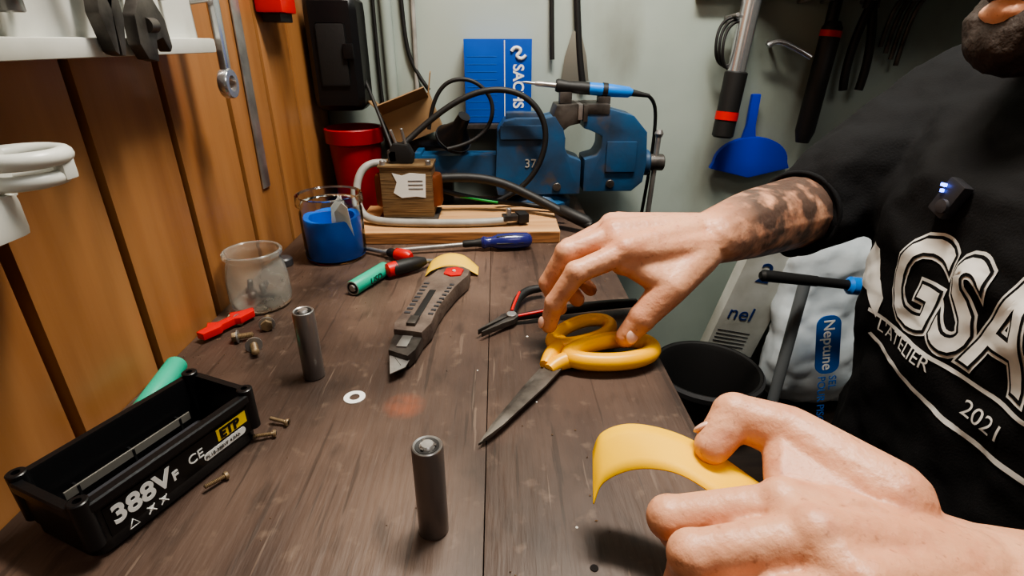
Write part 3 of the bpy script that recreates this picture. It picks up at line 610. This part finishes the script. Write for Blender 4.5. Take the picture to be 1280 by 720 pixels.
# right arm + hand (far)
RW=(.207,.487,.098);RE=(.40,.63,.085)
Hh=[]
mcp=[((.112,.445,.099),.0132),((.106,.468,.107),.0138),((.110,.494,.106),.0132),((.121,.520,.099),.0122)]
for a,b in zip(mcp,mcp[1:]):
    Hh.append(S(a[0],a[1])+S(b[0],b[1])+S((.190,.470,.094),.018)+S((.197,.503,.097),.018))
for a in mcp:
    Hh+=chain([(V(a[0])+V((0,0,.002)),a[1]),(V(RW)+V((-.01,0,.006)),.018)])
    Hh+=chain([(V(a[0])+V((0,0,.0095)),.0058),((.186,.487+(a[0][1]-.487)*.3,.1085),.0046)])
Hh.append(S((.112,.445,.09),.013)+S((.121,.517,.085),.012)+S((.17,.47,.078),.018)+S((.18,.50,.080),.017))
Hh+=fing([mcp[0][0],(.068,.431,.086),(.050,.432,.056),(.046,.438,.030)])
Hh+=fing([mcp[1][0],(.062,.456,.095),(.047,.460,.063),(.058,.462,.036)],1.03)
Hh+=fing([mcp[2][0],(.068,.482,.089),(.060,.483,.058),(.078,.480,.036)])
Hh+=fing([mcp[3][0],(.084,.508,.080),(.078,.504,.054),(.094,.498,.038)],.9)
Hh+=chain([((.190,.470,.088),.021),((.154,.436,.068),.0165),((.129,.426,.043),.0125),((.116,.426,.023),.0102)])
Hh.append(S((.129,.426,.043),.0134))
Hh.append(S((.190,.470,.088),.018)+S((.154,.436,.070),.014)+S((.114,.450,.088),.011))
Hh.append(S(RW,.026,sc=(1,1.2,1))+S((.19,.487,.092),.024,sc=(1,1.25,.9)))
Hh+=[S(RW,.026,sc=(1,1.2,1))+S((.262,.528,.097),.036),S((.262,.528,.097),.036)+S((.335,.582,.092),.041),S((.335,.582,.092),.041)+S(RE,.043),S(RE,.043)+S((.50,.60,.18),.048)]
organic(man,'right_arm',Hh,.0021,4,skint)
# left arm + hand (near)
LW=(.210,.152,.056);LE=(.43,.115,-.01)
Lh=[]
ml=[((.130,.181,.073),.0128),((.133,.160,.077),.0134),((.141,.139,.073),.0128),((.153,.121,.065),.0118)]
for a,b in zip(ml,ml[1:]): Lh.append(S(a[0],a[1])+S(b[0],b[1])+S((.196,.166,.058),.017)+S((.200,.142,.056),.017))
for a in ml:
    Lh+=chain([(V(a[0])+V((0,0,.003)),a[1]*.95),((.202,.154,.062),.018)])
    Lh+=chain([(V(a[0])+V((0,0,.0095)),.0055),((.190,.154+(a[0][1]-.154)*.35,.0735),.0042)])
Lh+=chain([((.142,.170,.0845),.003),((.160,.172,.0835),.0032),((.176,.160,.0785),.003),((.205,.158,.0765),.003)])
Lh+=fing([ml[0][0],(.082,.190,.058),(.090,.196,.041),(.111,.201,.038)],1.0)
Lh+=fing([ml[1][0],(.084,.164,.064),(.086,.170,.038),(.108,.178,.031)],1.03)
Lh+=fing([ml[2][0],(.096,.142,.056),(.098,.149,.032),(.120,.158,.026)])
Lh+=fing([ml[3][0],(.118,.119,.048),(.116,.127,.029),(.132,.138,.022)],.9)
Lh+=chain([((.184,.186,.070),.021),((.155,.226,.078),.0152),((.130,.238,.081),.0126),((.1150,.2265,.0695),.0100)])
Lh.append(S((.130,.238,.081),.0133))
Lh.append(S((.184,.186,.068),.019)+S((.152,.222,.075),.012)+S((.136,.184,.066),.010))
Lh.append(S(LW,.024,sc=(1,1.2,.9))+S((.190,.165,.060),.021,sc=(1,1.2,.8)))
Lh+=[S(LW,.024,sc=(1,1.2,.9))+S((.30,.137,.035),.036),S((.30,.137,.035),.036)+S((.37,.125,.015),.043),S((.37,.125,.015),.043)+S(LE,.043),S(LE,.043)+S((.50,.22,.15),.05)]
organic(man,'left_arm',Lh,.0017,4,skin)
def nailp(name,c,n,t,s=1):
    n=V(n).normalized();t=V(t).normalized();b=n.cross(t).normalized();t=b.cross(n)
    Mx=Matrix((( b.x,t.x,n.x,c[0]),(b.y,t.y,n.y,c[1]),(b.z,t.z,n.z,c[2]),(0,0,0,1)))
    bm=bmesh.new();bmesh.ops.create_uvsphere(bm,u_segments=20,v_segments=12,radius=1);bmesh.ops.scale(bm,vec=V((.0058*s,.0068*s,.0022)),verts=bm.verts)
    finish(man,name,bm,nail,60,Mx)
nailp('left_thumb_nail',(.1130,.2355,.0760),(-.35,.75,.55),(-.6,-.55,-.5))
nailp('right_thumb_nail',(.119,.4160,.029),(.2,-1,.25),(-.3,.1,-1))
nailp('right_index_nail',(.0385,.4345,.035),(-1,-.3,.2),(-.1,.1,-1),.85)
# shirt
SH=[]
shR=(.550,.600,.225);shL=(.550,.235,.225)
chest=S((.498,.315,.10),.112)+S((.498,.486,.10),.112)
belly=S((.494,.325,-.08),.113)+S((.496,.458,-.08),.111)
waist=S((.497,.33,-.24),.118)+S((.499,.448,-.24),.117)
hips=D((.505,.39,-.40),(0,0,1),.162)
SH+=[chest+belly,belly+waist,waist+hips,chest+S(shR,.066)+S(shL,.066),S(shR,.062)+S(shL,.062)+S((.535,.42,.262),.065)]
SH+=[S(shR,.073)+D((.452,.610,.140),(-.75,.1,-.55),.070)]
SH+=[D((.452,.610,.140),(-.75,.1,-.55),.070)+D((.340,.585,.090),(-.8,-.58,.05),.0485)]
SH+=[S(shL,.070)+D((.475,.165,.07),(-.5,-.5,-.7),.064)]
sh=organic(man,'shirt',SH,.0055,3,shirt,[(.12,.026),(.045,.012)])
tube(man,'shirt_hem_cuff',[p for p in D((.341,.5855,.090),(-.8,-.58,.05),.0475,16)],.0028,shirt,closed=True)
tube(man,'shirt_collar',[p for p in D((.505,.43,.285),(-.45,0,.9),.066,16)],.007,shirt,closed=True)
# head
hd=bpy.data.objects.new('head_parts',None);bpy.context.collection.objects.link(hd);hd.parent=man;hd.location=(.002,.0,-.030)
HD=[S((.520,.43,.25),.056)+S((.490,.440,.33),.055),
    S((.478,.45,.395),.082,sc=(1.12,.90,1.05)),S((.462,.452,.36),.070,sc=(1,.9,1))+S((.418,.458,.305),.030,sc=(1,1.2,.8)),
    S((.386,.460,.368),.006)+S((.378,.461,.345),.010)+S((.395,.46,.345),.012),
    S((.395,.460,.320),.014,sc=(1,1.6,.6)),S((.405,.435,.385),.012)+S((.405,.482,.385),.012),
    S((.488,.372,.365),.014,sc=(1,.5,1.6)),S((.488,.530,.365),.014,sc=(1,.5,1.6)),
    S((.425,.425,.345),.024)+S((.425,.49,.345),.024)]
organic(hd,'head',HD,.004,4,skin)
organic(hd,'hair',[S((.490,.45,.415),.083,sc=(1.14,.94,1.03)),S((.53,.45,.37),.06,sc=(.9,1.1,1.2))],.005,2,hair,[(.015,.006)])
organic(hd,'beard',[S((.412,.458,.298),.032,sc=(1,1.25,.8))+S((.455,.405,.33),.018)+S((.455,.51,.33),.018),
   S((.392,.458,.333),.010,sc=(1,2.2,.5)),S((.400,.432,.310),.014)+S((.400,.484,.310),.014)+S((.43,.41,.335),.014)+S((.43,.505,.335),.014)],.004,2,hair,[(.01,.005)])
for s,y in ((1,.432),(2,.486)):
    lathe(hd,'eye_%d'%s,[(0,-.010),(.007,-.007),(.010,0),(.007,.007),(0,.010)],whitep,TM((.398,y,.370)));lathe(hd,'iris_%d'%s,[(0,.0),(.004,.001),(.0,.003)],mat('iris%d'%s,(50,34,22),.2),TM((.389,y,.370),(0,-math.pi/2,0)))
# lower body, seated
organic(man,'jeans',[D((.51,.40,-.36),(0,0,1),.148)+S((.52,.35,-.45),.10,sc=(1,1,.8))+S((.52,.48,-.45),.10,sc=(1,1,.8)),S((.50,.35,-.46),.084)+S((.22,.27,-.44),.062),S((.50,.49,-.46),.084)+S((.24,.58,-.44),.062),
    S((.22,.27,-.44),.062)+D((.26,.26,-.82),(0,0,1),.048),S((.24,.58,-.44),.062)+D((.28,.58,-.82),(0,0,1),.048)],.008,4,jeans,[(.06,.012)])
for s,y in ((1,.26),(2,.58)): organic(man,'shoe_%d'%s,[S((.30,y,-.865),.036)+S((.12,y,-.875),.026,sc=(1.3,1.3,.8)),S((.275,y,-.84),.044)+S((.27,y,-.80),.040)],.006,3,blackr)
# shirt print projected on to the chest
bpy.context.view_layer.update()
dg=bpy.context.evaluated_depsgraph_get();ev=sh.evaluated_get(dg);me=ev.to_mesh()
bvh=BVHTree.FromPolygons([v.co.copy() for v in me.vertices],[tuple(p.vertices) for p in me.polygons]);ev.to_mesh_clear()
def cx(y,z):
    h=bvh.ray_cast(V((.1,y,z)),V((1,0,0)));return h[0].x if h[0] else .42
mx_=cx(.444,.146)-.004
box(man,'microphone_body',(mx_,.444,.146),(.010,.020,.032),mat('mic_grey',(46,46,50),.4),.003,(.3,.15,.0));box(man,'microphone_led',(mx_-.0055,.449,.157),(.002,.005,.0025),led,0);box(man,'microphone_led_2',(mx_-.0055,.449,.152),(.002,.0025,.0025),led)
lathe(man,'microphone_head',[(0,-.004),(.006,-.004),(.006,.003),(0,.004)],greyb,TM((mx_-.005,.442,.140),(0,-math.pi/2,0)))
def decal(name,bm,m,lift):
    bmesh.ops.triangulate(bm,faces=bm.faces)
    for _ in range(5):
        es=[e for e in bm.edges if e.calc_length()>.005]
        if not es: break
        bmesh.ops.subdivide_edges(bm,edges=es,cuts=1);bmesh.ops.triangulate(bm,faces=bm.faces)
    for v in bm.verts: v.co.x=cx(v.co.y,v.co.z)-lift
    finish(man,name,bm,m,80)
def chest_text(name,s,size,y,z,m,lift,sx=1,off=0,rot=0,sy=1):
    c=bpy.data.curves.new('t','FONT');c.body=s;c.size=size;c.offset=off;c.resolution_u=4
    o=bpy.data.objects.new('t',c);bpy.context.collection.objects.link(o);bpy.context.view_layer.update()
    t=bpy.data.meshes.new_from_object(o.evaluated_get(bpy.context.evaluated_depsgraph_get()));bpy.data.objects.remove(o)
    bm=bmesh.new();bm.from_mesh(t)
    for v in bm.verts:
        x,w=v.co.x*sx,v.co.y*sy;x,w=x*math.cos(rot)-w*math.sin(rot),x*math.sin(rot)+w*math.cos(rot)
        v.co=V((0,y-x,z+w))
    decal(name,bm,m,lift)
for k,(mm,of,li_) in enumerate(((ink,.007,.0012),(shirt,.0042,.0018),(ink,.0012,.0024))):
    chest_text('print_main_%d'%k,'GSA',.120,.474,.026,mm,li_,.68,of)
chest_text('print_sub',"L'ATELIER",.019,.478,-.001,ink,.0012)
chest_text('print_year',"2021",.021,.360,-.016,ink,.0012)
def chest_poly(name,pts,m,li):
    bm=bmesh.new();bm.faces.new([bm.verts.new((0,y,z)) for y,z in pts]);decal(name,bm,m,li)
dy=-.038
chest_poly('print_wrench',[(y+dy,z-.012) for y,z in [(.518,.045),(.533,.060),(.546,.088),(.564,.090),(.556,.073),(.560,.063),(.572,.068),(.577,.052),(.562,.040),(.545,.042),(.520,.022)]],ink,.0014)
chest_poly('print_band_1',[(.494,.016),(.30,.014),(.30,.010),(.494,.012)],ink,.0012)
chest_poly('print_band_2',[(.484,-.008),(.365,-.028),(.28,-.028),(.28,-.033),(.365,-.033),(.489,-.012)],ink,.0012)

# stool
g=grp('stool');lathe(g,'seat',[(0,-.53),(.15,-.53),(.16,-.525),(.16,-.50),(.15,-.49),(0,-.49)],blackr,TM((.54,.42,-.055)))
for k in range(4):
    a=math.pi/4+k*math.pi/2;cyl(g,'leg_%d'%k,(.54+.10*math.cos(a),.42+.10*math.sin(a),-.583),(.54+.17*math.cos(a),.42+.17*math.sin(a),-.9),.012,dsteel)

# ---------------------------------------------------------------- lights
def area(name,loc,target,sx,sy,power,col):
    l=bpy.data.lights.new(name,'AREA');l.shape='RECTANGLE';l.size=sx;l.size_y=sy;l.energy=power;l.color=col
    o=bpy.data.objects.new(name,l);bpy.context.collection.objects.link(o);o.location=(loc[0],loc[1],loc[2]+BZ)
    o.rotation_euler=(V(target)-V(loc)).to_track_quat('-Z','Y').to_euler();return o
g=grp('ceiling_lamp');box(g,'housing',(.17,.52,1.12),(.14,.62,.04),white,.004);box(g,'diffuser',(.17,.52,1.097),(.11,.58,.008),lampm,.002)
cyl(g,'rod_1',(.17,.3,1.13),(.17,.3,1.5),.005,steel);cyl(g,'rod_2',(.17,.75,1.13),(.17,.75,1.5),.005,steel)
area('lamp_main',(.14,.55,1.085),(.10,.42,0),.40,.10,19,(1,.91,.79))
area('lamp_cool',(.35,.45,1.25),(.12,.98,0),.5,.3,8,(.84,.98,1))
area('lamp_room',(.5,-.7,1.4),(0,.4,.1),.8,.8,8,(1,.94,.88))
w=bpy.data.worlds.new('World');bpy.context.scene.world=w;w.use_nodes=True
w.node_tree.nodes['Background'].inputs[0].default_value=(.6,.7,.8,1);w.node_tree.nodes['Background'].inputs[1].default_value=.15

cam=bpy.data.cameras.new('camera');o=bpy.data.objects.new('camera',cam);bpy.context.collection.objects.link(o)
cam.lens=18.9;cam.sensor_width=36;cam.clip_start=.01;o.location=(0,0,.27+BZ);o.rotation_euler=(math.radians(90-24.7),0,math.radians(-1.55))
bpy.context.scene.camera=o
bpy.context.scene.view_settings.view_transform='AgX'
bpy.context.scene.view_settings.look='AgX - Medium High Contrast'
